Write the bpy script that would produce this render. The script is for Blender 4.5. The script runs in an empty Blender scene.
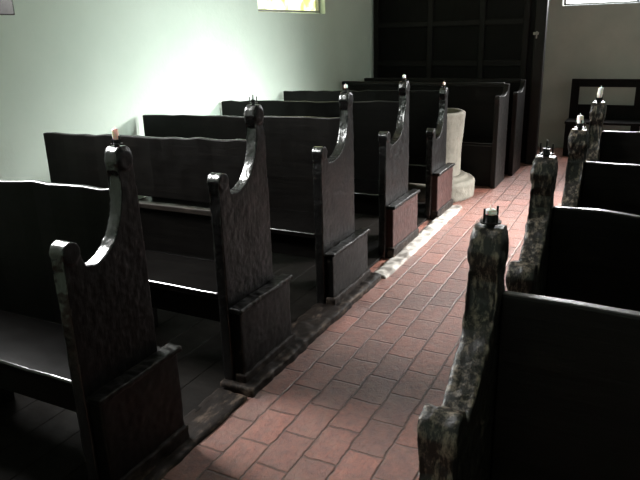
import bpy, bmesh, math, random
from mathutils import Vector, Matrix
random.seed(7)
S=bpy.context.scene
COL=S.collection

# ------------------------------------------------------------ materials
def newmat(name):
    m=bpy.data.materials.new(name); m.use_nodes=True
    nt=m.node_tree; b=nt.nodes['Principled BSDF']
    return m,nt,b
def noise(nt,scale,detail=6,rough=.6,vec=None):
    n=nt.nodes.new('ShaderNodeTexNoise'); n.inputs['Scale'].default_value=scale
    n.inputs['Detail'].default_value=detail; n.inputs['Roughness'].default_value=rough
    if vec is not None: nt.links.new(vec,n.inputs['Vector'])
    return n
def ramp(nt,src,stops):
    r=nt.nodes.new('ShaderNodeValToRGB'); e=r.color_ramp.elements
    while len(e)<len(stops): e.new(.5)
    for i,(p,c) in enumerate(stops):
        e[i].position=p; e[i].color=(*c,1) if len(c)==3 else c
    nt.links.new(src,r.inputs[0]); return r
def coords(nt,scale=(1,1,1)):
    tc=nt.nodes.new('ShaderNodeTexCoord'); mp=nt.nodes.new('ShaderNodeMapping')
    mp.inputs['Scale'].default_value=scale
    nt.links.new(tc.outputs['Object'],mp.inputs['Vector']); return mp.outputs[0]
def math_(nt,op,a,b=None,c=None,clamp=False):
    n=nt.nodes.new('ShaderNodeMath'); n.operation=op; n.use_clamp=clamp
    for i,x in enumerate((a,b,c)):
        if x is None: continue
        if isinstance(x,(int,float)): n.inputs[i].default_value=x
        else: nt.links.new(x,n.inputs[i])
    return n.outputs[0]
def bump(nt,src,b,strength=.3,dist=.01):
    bp=nt.nodes.new('ShaderNodeBump'); bp.inputs['Strength'].default_value=strength
    bp.inputs['Distance'].default_value=dist
    nt.links.new(src,bp.inputs['Height']); nt.links.new(bp.outputs[0],b.inputs['Normal'])
    return bp

def wood(name,dark,mid,worn,w0=.6,w1=.75,r0=.3,r1=.6,stretch=(1,1,1),wscale=9,bs=.35,edge=0,spec=.4,coat=0,gs=30,crough=.15,mode=None,wstretch=(1,1,1),wornmask=0,cior=1.5):
    """mode: which faces hands and clothes have polished ('x' all but the flat sides, 'edge' rounded nosing, 'top' upper edge)"""
    m,nt,b=newmat(name)
    b.inputs['Specular IOR Level'].default_value=spec
    v=coords(nt); vs=coords(nt,stretch); vw=coords(nt,wstretch)
    g=nt.nodes.new('ShaderNodeNewGeometry'); sx=nt.nodes.new('ShaderNodeSeparateXYZ'); nt.links.new(g.outputs['Normal'],sx.inputs[0])
    mask=None
    notx=math_(nt,'SUBTRACT',1,math_(nt,'ABSOLUTE',sx.outputs[0]),clamp=True)
    if mode=='x': mask=math_(nt,'POWER',notx,1.5)
    if mode=='edge': mask=math_(nt,'MULTIPLY',math_(nt,'ABSOLUTE',math_(nt,'MULTIPLY',sx.outputs[1],sx.outputs[2])),2.2,clamp=True)
    if mode=='top': mask=math_(nt,'MULTIPLY',math_(nt,'POWER',math_(nt,'MAXIMUM',sx.outputs[2],0),2),.7,clamp=True)
    if coat:
        b.inputs['Coat Weight'].default_value=coat; b.inputs['Coat Roughness'].default_value=crough; b.inputs['Coat IOR'].default_value=cior
        if mask: nt.links.new(math_(nt,'MULTIPLY',mask,coat),b.inputs['Coat Weight'])
    n1=noise(nt,gs,8,.7,vs); n2=noise(nt,wscale,8,.75,vw)
    c1=ramp(nt,n1.outputs['Fac'],[(.3,dark),(.7,mid)])
    src=n2.outputs['Fac']
    if edge:
        mr=nt.nodes.new('ShaderNodeMapRange'); mr.inputs['From Min'].default_value=.5; mr.inputs['From Max'].default_value=.6
        mr.inputs['To Max'].default_value=edge
        nt.links.new(g.outputs['Pointiness'],mr.inputs[0])
        src=math_(nt,'ADD',src,mr.outputs[0])
    if wornmask: src=math_(nt,'ADD',src,math_(nt,'MULTIPLY',notx,wornmask))
    f=ramp(nt,src,[(w0,(0,0,0)),(w1,(1,1,1))])
    mx=nt.nodes.new('ShaderNodeMix'); mx.data_type='RGBA'
    nt.links.new(f.outputs[0],mx.inputs[0]); nt.links.new(c1.outputs[0],mx.inputs[6])
    mx.inputs[7].default_value=(*worn,1)
    nt.links.new(mx.outputs[2],b.inputs['Base Color'])
    rr=nt.nodes.new('ShaderNodeMapRange'); rr.inputs['To Min'].default_value=r0; rr.inputs['To Max'].default_value=r1
    rr.inputs['From Min'].default_value=.3; rr.inputs['From Max'].default_value=.7
    n3=noise(nt,14,5,.6,v); nt.links.new(n3.outputs['Fac'],rr.inputs[0])
    nt.links.new(rr.outputs[0],b.inputs['Roughness'])
    bp=bump(nt,n1.outputs['Fac'],b,bs,.004)
    if coat: nt.links.new(bp.outputs[0],b.inputs['Coat Normal'])
    return m
M_END=wood('carved_dark_oak',(.0006,.0005,.0005),(.0026,.0023,.0022),(.045,.040,.034),.62,.78,.35,.55,(1,1,.2),26,.42,.13,.12,1,55,.18,'x',(1,1,.6),.02,1.9)
M_ENDR=wood('carved_worn_oak',(.0015,.0012,.001),(.006,.0048,.0038),(.19,.155,.12),.585,.76,.34,.55,(1,1,.2),60,.8,.15,.15,.7,55,.22,'x',(1,1,.3),.095)
M_BACK=wood('black_oak_boards',(.0016,.0013,.0012),(.0055,.0046,.004),(.018,.015,.012),.60,.8,.35,.5,(.06,1,1),9,.35,0,.13,.6,40,.25,'top',(.3,1,1),0,1.7)
M_SEAT=wood('polished_seat_oak',(.0009,.0007,.0007),(.003,.0025,.0021),(.006,.005,.004),.6,.85,.32,.42,(.1,1,1),5,.15,0,.07,1,30,.12,'edge',cior=1.9)
M_RAIL=wood('worn_brown_rail',(.007,.005,.004),(.02,.0145,.011),(.04,.03,.024),.5,.8,.45,.6,(.15,1,1),8,.3,0,.2)
M_BOX=wood('dark_box_oak',(.0008,.0007,.0006),(.0028,.0024,.002),(.055,.043,.033),.60,.76,.38,.55,(1,.12,1),22,.5,.13,.12,.6,40,.25,'top')
M_RED=wood('reddish_box_oak',(.011,.0038,.003),(.028,.0085,.0068),(.045,.02,.016),.5,.8,.45,.6,(1,.2,1),9,.3,0,.2)
M_FLOORW=wood('old_floor_boards',(.002,.0016,.0013),(.007,.0055,.0045),(.03,.022,.017),.6,.8,.6,.8,(.15,1,1),6,.35,0,.08)
M_SILL=wood('worn_sill_timber',(.0035,.0026,.0022),(.014,.010,.008),(.085,.062,.047),.53,.73,.55,.75,(1,.15,1),18,.9,.07,.10,0,30,.2,None,(1,.35,1))
M_SCREEN=wood('black_screen_oak',(.0013,.0012,.0012),(.0034,.003,.0028),(.005,.0045,.0045),.6,.8,.5,.65,(1,1,.15),5,.35,0,.12)
M_SFRAME=wood('screen_frame_oak',(.0025,.0022,.002),(.0062,.0054,.0048),(.010,.0088,.008),.6,.8,.45,.6,(1,1,.15),5,.35,0,.18)
M_FRAME=wood('brown_black_frame_oak',(.003,.0026,.0023),(.008,.0067,.006),(.014,.0115,.0095),.6,.8,.4,.6,(1,1,.3),7,.35,0,.25)

def plaster(name,a,c,sc=2.2,lo=.3,hi=.7,bs=.2):
    m,nt,b=newmat(name); v=coords(nt)
    n1=noise(nt,sc,5,.55,v); n2=noise(nt,28,6,.6,v)
    r=ramp(nt,n1.outputs['Fac'],[(lo,a),(hi,c)])
    nt.links.new(r.outputs[0],b.inputs['Base Color']); b.inputs['Roughness'].default_value=.85
    ad=nt.nodes.new('ShaderNodeMath'); ad.operation='ADD'
    nt.links.new(n1.outputs['Fac'],ad.inputs[0]); nt.links.new(n2.outputs['Fac'],ad.inputs[1])
    bump(nt,ad.outputs[0],b,bs,.012); return m
M_WALL=plaster('pale_green_limewash',(.66,.76,.675),(.72,.815,.73))
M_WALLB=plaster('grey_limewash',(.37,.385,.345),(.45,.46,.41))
M_CEIL=plaster('ceiling_limewash',(.6,.64,.57),(.66,.70,.62))
M_STONE=plaster('font_limestone',(.072,.065,.05),(.115,.105,.083),8,.3,.7,.5)
M_KERB=plaster('pale_kerb_stone',(.10,.088,.075),(.36,.34,.31),12,.38,.62)
M_FRAMEW=plaster('painted_window_frame',(.3,.3,.28),(.45,.44,.42),12)
M_RSHADE=plaster('reveal_shade_dark',(.011,.010,.009),(.016,.014,.012),12)  # shade put into the colour: near-black for the window recess

def brick():
    m,nt,b=newmat('red_floor_brick')
    tc=nt.nodes.new('ShaderNodeTexCoord'); mp=nt.nodes.new('ShaderNodeMapping')
    mp.inputs['Rotation'].default_value=(0,0,math.radians(90))
    nt.links.new(tc.outputs['Object'],mp.inputs['Vector'])
    nd=noise(nt,10,6,.7,mp.outputs[0])
    va=nt.nodes.new('ShaderNodeVectorMath'); va.operation='MULTIPLY_ADD'
    va.inputs[1].default_value=(.032,.032,0); nt.links.new(nd.outputs['Color'],va.inputs[0]); nt.links.new(mp.outputs[0],va.inputs[2])
    bt=nt.nodes.new('ShaderNodeTexBrick'); nt.links.new(va.outputs[0],bt.inputs['Vector'])
    bt.inputs['Scale'].default_value=1; bt.inputs['Brick Width'].default_value=.23; bt.inputs['Row Height'].default_value=.15
    bt.inputs['Mortar Size'].default_value=.0078; bt.inputs['Mortar Smooth'].default_value=1
    bt.inputs['Color1'].default_value=(.215,.088,.065,1); bt.inputs['Color2'].default_value=(.125,.057,.045,1)
    bt.inputs['Mortar'].default_value=(.06,.039,.032,1); bt.inputs['Bias'].default_value=.0
    n1=noise(nt,22,8,.82,mp.outputs[0]); n2=noise(nt,6,8,.82,mp.outputs[0])
    r=ramp(nt,n1.outputs['Fac'],[(.34,(.38,.38,.38)),(.66,(1.35,1.31,1.28))])
    mx=nt.nodes.new('ShaderNodeMix'); mx.data_type='RGBA'; mx.blend_type='MULTIPLY'; mx.inputs[0].default_value=1
    nt.links.new(bt.outputs['Color'],mx.inputs[6]); nt.links.new(r.outputs[0],mx.inputs[7])
    f=ramp(nt,n2.outputs['Fac'],[(.46,(0,0,0)),(.66,(.5,.5,.5))])
    m2=nt.nodes.new('ShaderNodeMix'); m2.data_type='RGBA'
    nt.links.new(f.outputs[0],m2.inputs[0]); nt.links.new(mx.outputs[2],m2.inputs[6]); m2.inputs[7].default_value=(.17,.105,.083,1)
    nt.links.new(m2.outputs[2],b.inputs['Base Color'])
    rr=nt.nodes.new('ShaderNodeMapRange'); rr.inputs['To Min'].default_value=.22; rr.inputs['To Max'].default_value=.46
    nt.links.new(n1.outputs['Fac'],rr.inputs[0]); nt.links.new(rr.outputs[0],b.inputs['Roughness'])
    mh=nt.nodes.new('ShaderNodeMath'); mh.operation='MULTIPLY_ADD'; mh.inputs[1].default_value=-.7
    nt.links.new(bt.outputs['Fac'],mh.inputs[0]); nt.links.new(n1.outputs['Fac'],mh.inputs[2])
    bump(nt,mh.outputs[0],b,.8,.014)
    return m
M_BRICK=brick()
def simple(name,c,r=.5,metal=0):
    m,nt,b=newmat(name); v=coords(nt); n=noise(nt,40,4,.6,v)
    rr=ramp(nt,n.outputs['Fac'],[(.3,tuple(x*.8 for x in c)),(.7,tuple(min(1,x*1.1) for x in c))])
    nt.links.new(rr.outputs[0],b.inputs['Base Color']); b.inputs['Roughness'].default_value=r; b.inputs['Metallic'].default_value=metal
    return m
M_IRON=simple('black_iron',(.015,.015,.015),.4,.8)
M_METAL=simple('dull_metal',(.35,.34,.32),.5,.6)
M_WAX=simple('white_wax',(.9,.9,.87),.4)
M_WAX.node_tree.nodes['Principled BSDF'].inputs['Subsurface Weight'].default_value=.3
def glow(name,c1,c2,st,scale=4):
    m=bpy.data.materials.new(name); m.use_nodes=True; nt=m.node_tree; nt.nodes.clear()
    o=nt.nodes.new('ShaderNodeOutputMaterial'); e=nt.nodes.new('ShaderNodeEmission')
    v=coords(nt); n=noise(nt,scale,3,.5,v); r=ramp(nt,n.outputs['Fac'],[(.4,c1),(.6,c2)])
    nt.links.new(r.outputs[0],e.inputs[0]); e.inputs[1].default_value=st; nt.links.new(e.outputs[0],o.inputs[0]); return m
M_GL1=glow('daylit_glass',(.50,.55,.15),(1,1,.75),2.6,6)
M_GL2=glow('bright_daylit_glass',(.92,.97,1),(1,1,1),8,3)
M_GL3=glow('soft_daylit_glass',(.92,.97,1),(1,1,1),1.6,3)

# ------------------------------------------------------------ helpers
tex=bpy.data.textures.new('wearnoise','CLOUDS'); tex.noise_scale=.03; tex.noise_depth=2
tex2=bpy.data.textures.new('wearnoise_large','CLOUDS'); tex2.noise_scale=.15
tex3=bpy.data.textures.new('wearnoise_mid','CLOUDS'); tex3.noise_scale=.07; tex3.noise_depth=4
def rough_up(o,vox,s1,s2,sm=2,t1=None):
    m=o.modifiers.new('remesh','REMESH'); m.mode='VOXEL'; m.voxel_size=vox; m.use_smooth_shade=True
    m=o.modifiers.new('smooth','SMOOTH'); m.iterations=sm; m.factor=.5
    m=o.modifiers.new('wear','DISPLACE'); m.texture=t1 or tex; m.strength=s1; m.mid_level=.5; m.texture_coords='GLOBAL'
    m=o.modifiers.new('wear2','DISPLACE'); m.texture=tex2; m.strength=s2; m.mid_level=.5; m.texture_coords='GLOBAL'
def mkobj(name,bm,mat,parent=None,loc=(0,0,0),smooth=False,bev=0,seg=2):
    me=bpy.data.meshes.new(name); bmesh.ops.recalc_face_normals(bm,faces=bm.faces); bm.to_mesh(me); bm.free()
    me.materials.append(mat)
    o=bpy.data.objects.new(name,me); COL.objects.link(o); o.location=loc
    if parent: o.parent=parent
    if smooth:
        for p in me.polygons: p.use_smooth=True
    if bev:
        b=o.modifiers.new('bevel','BEVEL'); b.width=bev; b.segments=seg; b.limit_method='ANGLE'
    return o
def box(bm,x0,x1,y0,y1,z0,z1):
    x0,x1=sorted((x0,x1)); y0,y1=sorted((y0,y1)); z0,z1=sorted((z0,z1))
    vs=[bm.verts.new((x,y,z)) for x in (x0,x1) for y in (y0,y1) for z in (z0,z1)]
    for f in ((0,1,3,2),(4,6,7,5),(0,4,5,1),(2,3,7,6),(0,2,6,4),(1,5,7,3)): bm.faces.new([vs[i] for i in f])
def plank(bm,x0,x1,y0,y1,z0,z1,n=14,jt=.004,dz=0,seed=0,jy=None):
    r=random.Random(seed); rings=[]; jy=jt*.4 if jy is None else jy
    for i in range(n+1):
        t=i/n; x=x0+(x1-x0)*t; k=r.uniform(-jt,jt); kk=r.uniform(-jy,jy); k2=r.uniform(-jy,jy)
        zt=z1+k+dz*t
        rings.append([bm.verts.new(p) for p in ((x,y0+kk,z0),(x,y1+k2,z0),(x,y1+k2,zt),(x,y0+kk,zt))])
    for a,b in zip(rings,rings[1:]):
        for j in range(4): bm.faces.new((a[j],a[(j+1)%4],b[(j+1)%4],b[j]))
    bm.faces.new(rings[0]); bm.faces.new(rings[-1][::-1])
def lathe(bm,prof,cx,cy,n=32,tilt=0):
    rings=[]
    for r,z in prof:
        rings.append([bm.verts.new((cx+r*math.cos(2*math.pi*i/n)+tilt*z,cy+r*math.sin(2*math.pi*i/n),z)) for i in range(n)])
    for a,b in zip(rings,rings[1:]):
        for i in range(n): bm.faces.new((a[i],a[(i+1)%n],b[(i+1)%n],b[i]))
    bm.faces.new(rings[0][::-1]); bm.faces.new(rings[-1])
def xcyl(bm,x0,x1,cy,cz,r,n=24,ry=None):
    ry=ry or r
    A=[bm.verts.new((x0,cy+ry*math.cos(2*math.pi*i/n),cz+r*math.sin(2*math.pi*i/n))) for i in range(n)]
    B=[bm.verts.new((x1,v.co.y,v.co.z)) for v in A]
    for i in range(n): bm.faces.new((A[i],A[(i+1)%n],B[(i+1)%n],B[i]))
    bm.faces.new(A[::-1]); bm.faces.new(B)
def empty(name,loc,label,cat,group=None):
    e=bpy.data.objects.new(name,None); e.location=loc; e.empty_display_size=.1; COL.objects.link(e)
    e['label']=label; e['category']=cat
    if group: e['group']=group
    return e

# ------------------------------------------------------------ carved pew
def carved_pew(d,xa,yf,H,E,dye,L,label,group,boxmat=M_BOX,zb=1.10,dz=-.03,candle=0,seed=0,boxn=True,th=.055,zbox=.43,y1b=.13,worn=.004,endmat=M_END,sweep=0,gap=False):
    """d=-1: pew runs to -X from aisle face xa; d=+1: runs to +X"""
    P=empty('pew',(xa,yf,0),label,'pew',group)
    X=lambda t:d*t
    bm=bmesh.new(); ye=-dye; r=.037
    if sweep:
        pts=[(.045,0),(.045,E-.1),(.042,H-.20),(.036,H-.14),(.031,H-.11),(.036,H-.088),
             (.039,H-.05),(.034,H-.014),(.018,H),(-.024,H),(-.039,H-.014),(-.046,H-.045),(-.042,H-.08),(-.034,H-.105),(-.037,H-.14)]
        p0=Vector((-.039,H-.15)); c1=Vector((-.048,E+.07)); c2=Vector((-.12,E-.01)); p3=Vector((ye+.06,E-.065))
    else:
        pts=[(.045,0),(.045,E-.1),(.042,H-.19),(.034,H-.13),(.026,H-.105),(.036,H-.085),
             (.040,H-.05),(.034,H-.015),(.015,H),(-.022,H),(-.038,H-.015),(-.046,H-.045),(-.040,H-.08),(-.030,H-.10),(-.033,H-.13)]
        p0=Vector((-.036,H-.15)); c1=Vector((-.052,E+.02)); c2=Vector((-.085,E-.10)); p3=Vector((ye+.08,E-.112))
    for i in range(17):
        t=i/16; q=p0*(1-t)**3+c1*3*t*(1-t)**2+c2*3*t*t*(1-t)+p3*t**3; pts.append((q.x,q.y))
    if not sweep: pts.append((ye+.055,E-.10)); pts.append((ye+.04,E-.075))
    for i in range(11):
        a=math.radians(-15+i*19.5); pts.append((ye+r*math.cos(a),E-r+r*math.sin(a)))
    pts+=[(ye-.030,E-.10),(ye-.038,E-.17),(ye-.040,0)]
    A=[bm.verts.new((X(0),y,z)) for y,z in pts]; B=[bm.verts.new((X(th),y,z)) for y,z in pts]
    n=len(pts)
    for i in range(n): bm.faces.new((A[i],A[(i+1)%n],B[(i+1)%n],B[i]))
    bm.faces.new(A[::-1]); bm.faces.new(B)
    bmesh.ops.triangulate(bm,faces=[f for f in bm.faces if len(f.verts)>4])
    xcyl(bm,X(-.006),X(th+.006),ye,E-r,r)
    if not sweep: xcyl(bm,X(-.007),X(th+.007),-.003,H-.047,.036,ry=.036)
    else: xcyl(bm,X(-.005),X(th+.005),-.004,H-.046,.034,ry=.037,n=12)
    o=mkobj('bench_end',bm,endmat,P)
    rough_up(o,.005,worn,.006,3)
    if boxn:
        y0=ye-.035; y1=y1b; pr=.062
        bm=bmesh.new()
        box(bm,X(-pr+.010),X(th-.003),y0+.012,y1-.012,.07,zbox-.015)
        rough_up(mkobj('plinth_box',bm,boxmat,P),.007,.004,.006,2)
        bm=bmesh.new(); plank(bm,y0,y1,.003,pr+.006,zbox-.024,zbox,n=8,jt=.0025,seed=seed+9)
        for v in bm.verts: v.co=Vector((X(-v.co.y),v.co.x,v.co.z))
        rough_up(mkobj('ledge',bm,M_BOX,P),.006,.010,.006,1)
        bm=bmesh.new(); plank(bm,y0,y1,.002,pr+.004,.0,.085,n=8,jt=.003,seed=seed+19)
        for v in bm.verts: v.co=Vector((X(-v.co.y),v.co.x,v.co.z))
        rough_up(mkobj('foot',bm,M_SILL,P),.008,.018,.006,2,tex3)
    bm=bmesh.new(); plank(bm,X(th),X(L),.0,.028,.79 if gap else .44,zb,dz=dz,seed=seed+1,jt=.006,n=18); mkobj('backboard',bm,M_BACK,P,bev=.006)
    if gap:
        bm=bmesh.new(); plank(bm,X(th),X(L),-.012,.038,.725,.76,jt=.002,dz=dz*.6,seed=seed+2); mkobj('back_rail',bm,M_RAIL,P,bev=.004)
        bm=bmesh.new(); plank(bm,X(th),X(L),.005,.027,.43,.725,jt=.001,seed=seed+3); mkobj('lower_backboard',bm,M_BACK,P)
    bm=bmesh.new(); plank(bm,X(th),X(L),ye-.03,.004,.445,.478,jt=.0015,seed=seed+4); mkobj('seat',bm,M_SEAT,P,bev=.009,seg=4)
    bm=bmesh.new(); box(bm,X(th),X(L),ye+.03,ye+.05,.30,.445); mkobj('seat_apron',bm,M_BACK,P,bev=.003)
    for k,t in enumerate((L*.52,L-.05)):
        bm=bmesh.new(); box(bm,X(t),X(t+.045),ye+.055,0,.021 if d<0 else 0,.444)
        mkobj('seat_bearer',bm,M_BACK,P,bev=.003)
    # iron pricket: thin socket, small drip ring and spikes
    bm=bmesh.new(); cx=X(th/2)
    lathe(bm,[(.009,H-.006),(.009,H+.004),(.020,H+.006),(.021,H+.009),(.0105,H+.009),(.0105,H+.022),(.0125,H+.022)],cx,-.003,20)
    for k in range(4):
        a=k*math.pi/2+.4+seed; x=cx+.017*math.cos(a); y=-.003+.017*math.sin(a)
        box(bm,x-.0018,x+.0018,y-.0018,y+.0018,H+.006,H+.024+.012*(k%2))
    if not candle: box(bm,cx-.0018,cx+.0018,-.005,-.001,H+.02,H+.045)
    mkobj('candle_holder',bm,M_IRON,P)
    if candle:
        c=bmesh.new(); hh=candle; rr=.0115; tl=((seed*37)%7-3)*.035
        lathe(c,[(rr*.95,0),(rr,.003),(rr*1.06,hh*.4),(rr*.93,hh*.7),(rr,hh-.003),(rr*.7,hh)],0,0,20,tl)
        lathe(c,[(.0015,hh-.001),(.001,hh+.008)],0,0,6,tl)
        o=mkobj('candle',c,M_WAX,None,(xa+cx,yf-.003,H+.0225),smooth=True)
        o['label']='short white candle stub in an iron holder on a bench end'; o['category']='candle'; o['group']='candle stubs on the pew ends'
    return P

GL='carved pews along the pale green wall'; GR='carved pews across the brick aisle'
xl=-1.60
lab='black oak pew, scrolled bench end, '
specs=[
 (1.64,1.245,.985,.29,M_BOX,1.085,.036,'candle stub on its knob',1.66,.44,.11),
 (2.52,1.29,1.035,.32,M_BOX,1.125,0,'tall bare knob, brown back rail',1.46,.42,.13),
 (3.54,1.255,.99,.37,M_BOX,1.10,.02,'plain dark box at foot',1.64,.37,.15),
 (4.57,1.24,.93,.40,M_RED,1.09,.02,'reddish-brown box at foot',1.68,.40,.14),
 (5.60,1.105,.80,.34,M_RED,1.08,.025,'low, beside stone font',1.66,.42,.12)]
for i,(yf,H,E,dye,bm_,zb,cd,lb,L,zbx,y1b) in enumerate(specs):
    carved_pew(-1,xl,yf,H,E,dye,L,lab+lb,GL,bm_,zb,-.03,cd,seed=i*2+(0 if i==1 else 1),zbox=zbx,y1b=y1b,gap=(i==1))
rs=[(1.20,1.235,.995,.295,-.275,1.09,.010,'pew with grey-worn knob and short candle stub'),
 (1.87,1.25,1.02,.27,-.27,1.10,0,'pew with grey-worn knob and empty iron pricket'),
 (2.58,1.225,.97,.28,-.25,1.10,.03,'pew with white candle stub on its knob'),
 (3.30,1.25,.98,.28,-.24,1.12,.045,'pew with tall white candle on its knob')]
for i,(yf,H,E,dye,xa,zb,cd,lb) in enumerate(rs):
    carved_pew(1,xa,yf,H,E,dye,2.35,'black oak '+lb,GR,M_BOX,zb,-.01,cd,seed=20+i*2+1,boxn=False,th=.056,worn=.008,endmat=M_ENDR,sweep=1)

# ------------------------------------------------------------ plain square-ended pews
def plain_pew(xa,yb,zb,ez,label):
    P=empty('pew',(xa,yb,0),label,'pew','plain pews beside the dark screen')
    L=abs(-3.26-xa)
    bm=bmesh.new()
    pts=[(.03,0),(.03,zb),(-.03,zb)]
    for i in range(9):
        t=i/8; q=Vector((-.035,zb-.01))*(1-t)**2+Vector((-.05,ez-.01))*2*t*(1-t)+Vector((-.20,ez-.015))*t*t; pts.append((q.x,q.y))
    for i in range(7):
        a=math.radians(80+i*18); pts.append((-.415+.035*math.cos(a),ez-.03+.035*math.sin(a)))
    pts+=[(-.44,ez-.08),(-.44,0)]
    A=[bm.verts.new((0,y,z)) for y,z in pts]; B=[bm.verts.new((-.05,y,z)) for y,z in pts]
    for i in range(len(pts)): j=(i+1)%len(pts); bm.faces.new((A[i],A[j],B[j],B[i]))
    bm.faces.new(A[::-1]); bm.faces.new(B)
    mkobj('bench_end',bm,M_FRAME,P,bev=.006)
    bm=bmesh.new(); plank(bm,-.05,-L,.0,.03,.45,zb-.01,seed=3); mkobj('backboard',bm,M_BACK,P,bev=.005)
    bm=bmesh.new(); plank(bm,-.05,-L,-.40,.0,.43,.465,seed=4,jt=.001); mkobj('seat',bm,M_SEAT,P,bev=.006)
    bm=bmesh.new(); box(bm,-.05,-L,-.02,.045,zb-.03,zb+.01); mkobj('cap_rail',bm,M_FRAME,P,bev=.008)
    bm=bmesh.new(); box(bm,-L+.05,-L+.02,-.38,.0,.021,.43); mkobj('seat_bearer',bm,M_BACK,P)
    bm=bmesh.new(); box(bm,-.05,-L,-.36,-.33,.0,.43); mkobj('seat_front_board',bm,M_BACK,P)
plain_pew(-1.33,6.99,1.03,.94,'plain black oak pew with shouldered end behind the stone font')
plain_pew(-1.28,7.66,1.02,.92,'plain black oak pew standing against the dark screen')

# ------------------------------------------------------------ font
F=empty('stone_font',(-1.87,6.14,0),'worn beige limestone tub font on a round base by the pews','font')
bm=bmesh.new(); lathe(bm,[(.41,0),(.415,.15),(.40,.18),(.34,.19),(.33,.22)],0,0,48); rough_up(mkobj('base',bm,M_STONE,F),.014,.010,.010,2,tex3)
bm=bmesh.new(); lathe(bm,[(.27,.20),(.27,.27),(.27,.45),(.285,.62),(.295,.76),(.30,.82),(.29,.835),(.25,.835),(.23,.80),(.19,.62),(.05,.58)],0,0,48); rough_up(mkobj('bowl',bm,M_STONE,F),.012,.006,.008,2,tex3)

# ------------------------------------------------------------ screen
SC=empty('wooden_screen',(-3.28,8.0,0),'tall black oak panelled screen closing off the corner','screen')
W=2.13;HT=3.0
bm=bmesh.new(); box(bm,0,W,.03,.06,0,HT); mkobj('panelling',bm,M_SCREEN,SC)
bm=bmesh.new()
for x in (0,.72,1.36,W-.26): box(bm,x,x+.07,0.0,.03,0,HT)
for z in (0,.9,1.15,1.62,2.3,HT-.1): box(bm,0,W-.19,.004,.03,z,z+.07)
mkobj('frame',bm,M_SFRAME,SC,bev=.008)
bm=bmesh.new(); box(bm,W-.12,W,-.05,.06,0,HT); mkobj('post',bm,M_FRAME,SC,bev=.012)
bm=bmesh.new(); box(bm,W-.13,W-.07,-.065,-.05,1.50,1.53); box(bm,W-.10,W-.085,-.065,-.05,1.46,1.54); mkobj('latch',bm,M_METAL,SC,bev=.003)

# low bench by the end wall
BN=empty('wooden_bench',(-.92,8.62,0),'small black wooden bench with open back by the end wall','bench')
bm=bmesh.new(); box(bm,0,.85,.32,.36,.84,.94); mkobj('top_rail',bm,M_SCREEN,BN,bev=.006)
bm=bmesh.new(); box(bm,0,.85,.325,.355,.44,.62); mkobj('backboard',bm,M_SCREEN,BN,bev=.004)
bm=bmesh.new(); box(bm,-.01,.86,0,.33,.41,.44); mkobj('seat',bm,M_SCREEN,BN,bev=.004)
for (x,y,z) in ((0,.32,.94),(.75,.32,.94),(0,.01,.41),(.75,.01,.41)):
    bm=bmesh.new(); box(bm,x,x+.10,y-.005,y+.045,0,z); mkobj('leg',bm,M_SCREEN,BN,bev=.004)

# ------------------------------------------------------------ room shell
def struct(o): o['kind']='structure'; return o
bm=bmesh.new(); box(bm,-3.9,3.2,-2.0,9.8,-.1,0); struct(mkobj('floor',bm,M_BRICK))
bm=bmesh.new()
for k in range(9):
    box(bm,-3.29+k*.185,-3.29+k*.185+.183,.4,5.7,0.0,.02)
struct(mkobj('floor.001',bm,M_FLOORW,bev=.002))
def wall(name,axis,c0,c1,u0,u1,z0,z1,holes,mat):
    us=sorted({u0,u1,*[h[0] for h in holes],*[h[1] for h in holes]}); zs=sorted({z0,z1,*[h[2] for h in holes],*[h[3] for h in holes]})
    bm=bmesh.new()
    for a,b in zip(us,us[1:]):
        for p,q in zip(zs,zs[1:]):
            cu=(a+b)/2; cz=(p+q)/2
            if any(h[0]<cu<h[1] and h[2]<cz<h[3] for h in holes): continue
            if axis=='X': box(bm,c0,c1,a,b,p,q)
            else: box(bm,a,b,c0,c1,p,q)
    bmesh.ops.remove_doubles(bm,verts=bm.verts,dist=1e-5)
    return struct(mkobj(name,bm,mat))
wall('wall_left','X',-3.75,-3.3,-1.8,9.65,0,3.4,[(1.35,2.66,1.74,2.9),(5.28,6.66,1.79,2.9)],M_WALL)
wall('wall_back','Y',9.2,9.65,-3.3,2.7,0,3.4,[(-1.15,-.25,1.83,3.0)],M_WALLB)
wall('wall_front','Y',-2.0,-1.8,-3.75,3.1,0,3.4,[],M_WALL)
wall('wall_right','X',2.7,3.1,-1.8,9.65,0,3.4,[(3.6,4.8,1.5,2.9),(6.6,7.8,1.2,2.9)],M_WALL)
bm=bmesh.new(); box(bm,-3.75,3.1,-2.0,9.65,3.4,3.5); struct(mkobj('ceiling',bm,M_CEIL))
def window(n,x0,x1,y0,y1,z0,z1,gl):
    W=empty('window_%d'%n,((x0+x1)/2,(y0+y1)/2,z0),'bright daylit window in the thick wall','window'); W['kind']='structure'
    cx,cy=(x0+x1)/2,(y0+y1)/2
    bm=bmesh.new(); box(bm,x0-cx,x1-cx,y0-cy,y1-cy,0,z1-z0); mkobj('pane',bm,gl,W)
    bm=bmesh.new()
    if x1-x0<y1-y0:
        xm=.03*(1 if cx<0 else -1)
        for y in (y0,y1-.03): box(bm,xm-.02,xm+.02,y-cy,y-cy+.03,0,z1-z0)
        for z in (0,z1-z0-.04): box(bm,xm-.02,xm+.02,y0-cy,y1-cy,z,z+.02)
    else:
        for x in (x0,x1-.03): box(bm,x-cx,x-cx+.03,-.05,-.01,0,z1-z0)
        for z in (0,z1-z0-.04): box(bm,x0-cx,x1-cx,-.05,-.01,z,z+.02)
    mkobj('frame',bm,M_FRAMEW,W)
    return W
w1=window(1,-3.72,-3.70,1.36,2.65,1.75,2.89,M_GL2)
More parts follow.
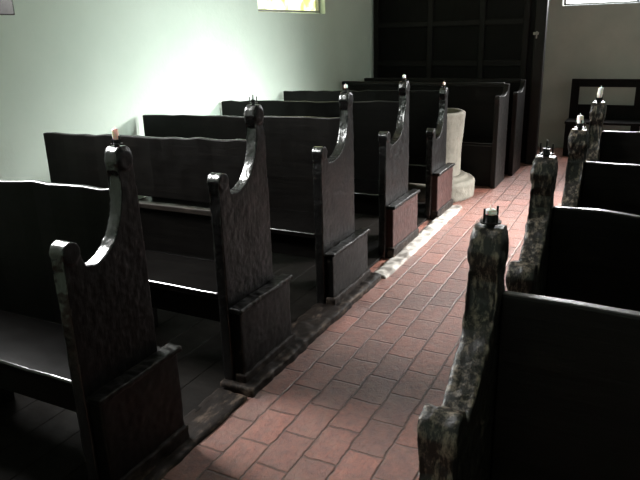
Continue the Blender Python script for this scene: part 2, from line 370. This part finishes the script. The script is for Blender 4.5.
bm=bmesh.new(); box(bm,.04,.411,.649,.654,-.009,1.14); box(bm,.04,.411,-.63,.649,-.009,-.004); mkobj('reveal_shade_sheet',bm,M_RSHADE,w1)  # added dark sheets, painted shade over the limewashed recess beside its lamp
window(2,-3.42,-3.40,5.29,6.65,1.80,2.89,M_GL1)
window(3,-1.14,-.26,9.3,9.32,1.84,2.99,M_GL2)
window(4,3.0,3.02,3.61,4.79,1.51,2.89,M_GL3)
window(5,3.0,3.02,6.61,7.79,1.21,2.89,M_GL3)
def kerb(n,x0,x1,y0,y1,h,mat,s):
    bm=bmesh.new(); box(bm,x0,x1,y0,y1,-.03,h)
    rough_up(struct(mkobj('trim_%d'%n,bm,mat)),.012,s,.014,2,tex3)
kerb(1,-1.66,-1.475,2.13,3.74,.045,M_SILL,.03)
kerb(2,-1.56,-1.445,3.75,5.72,.022,M_KERB,.024)
kerb(3,-1.66,-1.49,.6,2.12,.022,M_SILL,.016)

# ------------------------------------------------------------ lights
def area(name,loc,target,sx,sy,e,col=(1,1,1),spread=180):
    l=bpy.data.lights.new(name,'AREA'); l.shape='RECTANGLE'; l.size=sx; l.size_y=sy; l.energy=e; l.color=col; l.spread=math.radians(spread)
    o=bpy.data.objects.new(name,l); COL.objects.link(o); o.location=loc
    o.rotation_euler=(Vector(target)-Vector(loc)).to_track_quat('-Z','Y').to_euler(); return o
area('window_light_right',(2.66,4.2,2.3),(-3.3,4.5,1.25),.8,.6,15,(.92,1,.96),36)
area('window_light_far',(2.66,7.2,2.2),(-.9,5.3,0),1.0,1.3,155,(1,.99,.97),44)
area('window_light_back',(-.7,9.15,2.4),(-1.1,5,0),.8,1.0,100,(1,1,1),120)
area('window_light_left',(-3.60,2.0,2.32),(-1.4,1.8,1.0),1.1,1.0,160,(1,1,.98),120)
w=bpy.data.worlds.new('world'); S.world=w; w.use_nodes=True
w.node_tree.nodes['Background'].inputs[0].default_value=(.88,.97,1,1); w.node_tree.nodes['Background'].inputs[1].default_value=.5

# ------------------------------------------------------------ camera
Yd=Vector((340,218,-636)).normalized()
Xd=Vector((1300,-170,636)); Xd=(Xd-Yd*Xd.dot(Yd)).normalized(); Zd=Xd.cross(Yd)
R=Matrix((Xd,Yd,Zd)).to_4x4()
cam=bpy.data.cameras.new('camera'); cam.sensor_width=36; cam.lens=636/640*36; cam.clip_start=.02
co=bpy.data.objects.new('camera',cam); COL.objects.link(co); co.matrix_world=Matrix.Translation((0,0,1.6))@R
S.camera=co
S.view_settings.view_transform='Standard'
